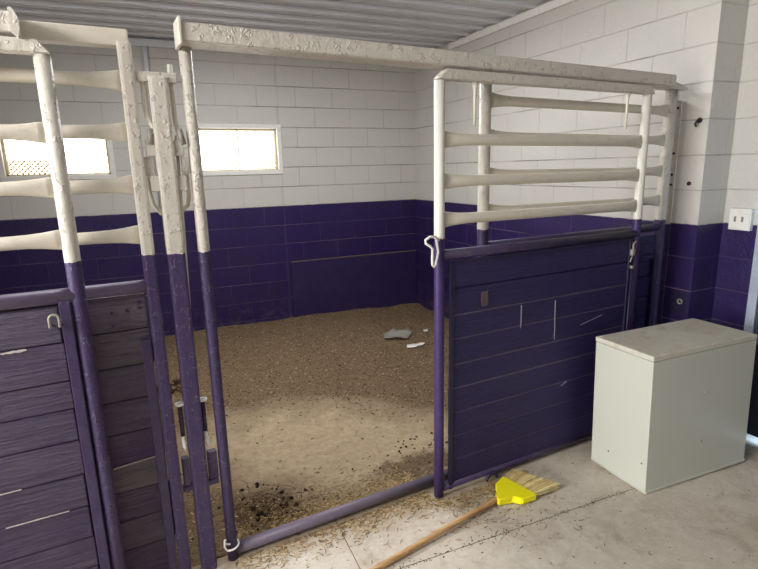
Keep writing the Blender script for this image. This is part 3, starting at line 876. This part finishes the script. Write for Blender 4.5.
chips('straw', 'loose straw swept along the concrete in front of the doorway', 'straw', 3200, p_straw,
      lambda: (random.uniform(.006, .028), random.uniform(.001, .0022), .0015), M['straw'])
def p_in():
    s = random.uniform(.02, 1.0); d = .05+abs(random.gauss(0, .16)); p = FW(s, d); return p.x, p.y, dirt_z(p.x, p.y)+.001
chips('straw', 'loose straw on the dirt just inside the floor rail', 'straw', 2600, p_in,
      lambda: (random.uniform(.006, .026), random.uniform(.001, .0022), .0015), M['straw'])
bm = new(); ly = bm.faces.layers.float.new('tone')
def lump(x, y, r):
    t = random.random(); n0 = len(bm.faces)
    res = bmesh.ops.create_icosphere(bm, subdivisions=1, radius=r, matrix=Matrix.Translation((x, y, dirt_z(x, y)+r*.35)) @ Matrix.Rotation(random.uniform(0, 6), 4, 'Z') @ Matrix.Diagonal((1, .8, .6, 1)))
    for v in res['verts']:
        v.co += Vector((random.uniform(-.25, .25)*r, random.uniform(-.25, .25)*r, random.uniform(-.15, .15)*r))
        for f in v.link_faces: f[ly] = t
for _ in range(120): lump(random.gauss(.41, .08), random.gauss(2.36, .10), random.choice((.004, .005, .006, .008, .010, .014)))
for _ in range(60): lump(random.gauss(1.42, .12), random.gauss(2.50, .10), random.uniform(.004, .010))
for _ in range(60):
    x = random.uniform(.35, 2.2); lump(x, random.uniform(front_y(x)+.1, 4.4), random.uniform(.004, .009))
for _ in range(25): lump(random.gauss(.11, .05), random.gauss(4.15, .06), random.uniform(.02, .05))
tag(obj('manure', bm, M['manure']), 'dark crumbs of dry manure on the stall dirt', 'manure', None, 'stuff')
# specks and grit along the concrete joint
def p_joint():
    x = random.uniform(.7, 2.1)
    return x, Yj(x)+random.gauss(0, .012), 0
M['grit'] = chips_mat('dark grit', [srgb(70, 56, 42), srgb(98, 80, 60), srgb(50, 40, 32)])
chips('grit', 'dark grit caught in the long joint of the concrete', 'grit', 170, p_joint, lambda: (random.uniform(.003, .008), random.uniform(.0015, .003), .0015), M['grit'])
def p_any():
    x = random.uniform(.5, 3.2); y = random.uniform(1.0, 2.0); return x, y, 0
chips('debris', 'small dark specks scattered over the concrete aisle', 'debris', 170, p_any, lambda: (random.uniform(.003, .016), random.uniform(.001, .003), .0015), M['grit'])

# ------------------------------------------------------------------ light
w = bpy.data.worlds.new('daylight'); SC.world = w; w.use_nodes = True
w.node_tree.nodes['Background'].inputs[0].default_value = (.86, .92, 1.0, 1)
w.node_tree.nodes['Background'].inputs[1].default_value = .8
def area(name, loc, target, sx, sy, power, col):
    l = bpy.data.lights.new(name, 'AREA'); l.shape = 'RECTANGLE'; l.size = sx; l.size_y = sy; l.energy = power; l.color = col
    o = bpy.data.objects.new(name, l); COL.objects.link(o); o.location = loc
    o.rotation_euler = (Vector(target)-Vector(loc)).to_track_quat('-Z', 'Y').to_euler()
    return o
area('aisle_doorway_daylight', (-5.8, .8, 1.5), (3.0, 1.7, 1.1), 2.0, 2.4, 260, (1, .98, .95))
area('aisle_ceiling_lamp', (-2.3, .75, 2.60), (.6, 3.0, 1.0), 1.2, .5, 66, (1, .985, .96))
area('stall_fill_light', (1.0, 3.6, 2.72), (1.0, 3.6, 0), 1.4, .4, 46, (.97, .985, 1))  # added fill with no known fixture, brightens the stall floor and walls
area('outside_door_daylight', (4.2, 1.0, 1.3), (3.2, 1.4, 0), 1.2, 1.2, 110, (.45, .68, 1.0))

# ------------------------------------------------------------------ camera
yaw, pit, rol, hgt = .42093, .21799, -.023326, 1.59517
f = Vector((math.sin(yaw)*math.cos(pit), math.cos(yaw)*math.cos(pit), -math.sin(pit)))
r = Vector((math.cos(yaw), -math.sin(yaw), 0)); u = r.cross(f)
r2 = r*math.cos(rol)+u*math.sin(rol); u2 = -r*math.sin(rol)+u*math.cos(rol)
cd = bpy.data.cameras.new('camera'); cam = bpy.data.objects.new('camera', cd); COL.objects.link(cam)
mw = Matrix((r2, u2, -f)).transposed().to_4x4(); mw.translation = (0, 0, hgt)
cam.matrix_world = mw
cd.sensor_fit = 'HORIZONTAL'; cd.sensor_width = 36; cd.lens = 36*526/758; cd.clip_start = .02
SC.camera = cam
SC.view_settings.view_transform = 'Standard'; SC.view_settings.look = 'None'
SC.view_settings.gamma = 1; SC.view_settings.use_curve_mapping = False
SC.view_settings.exposure = 0.28
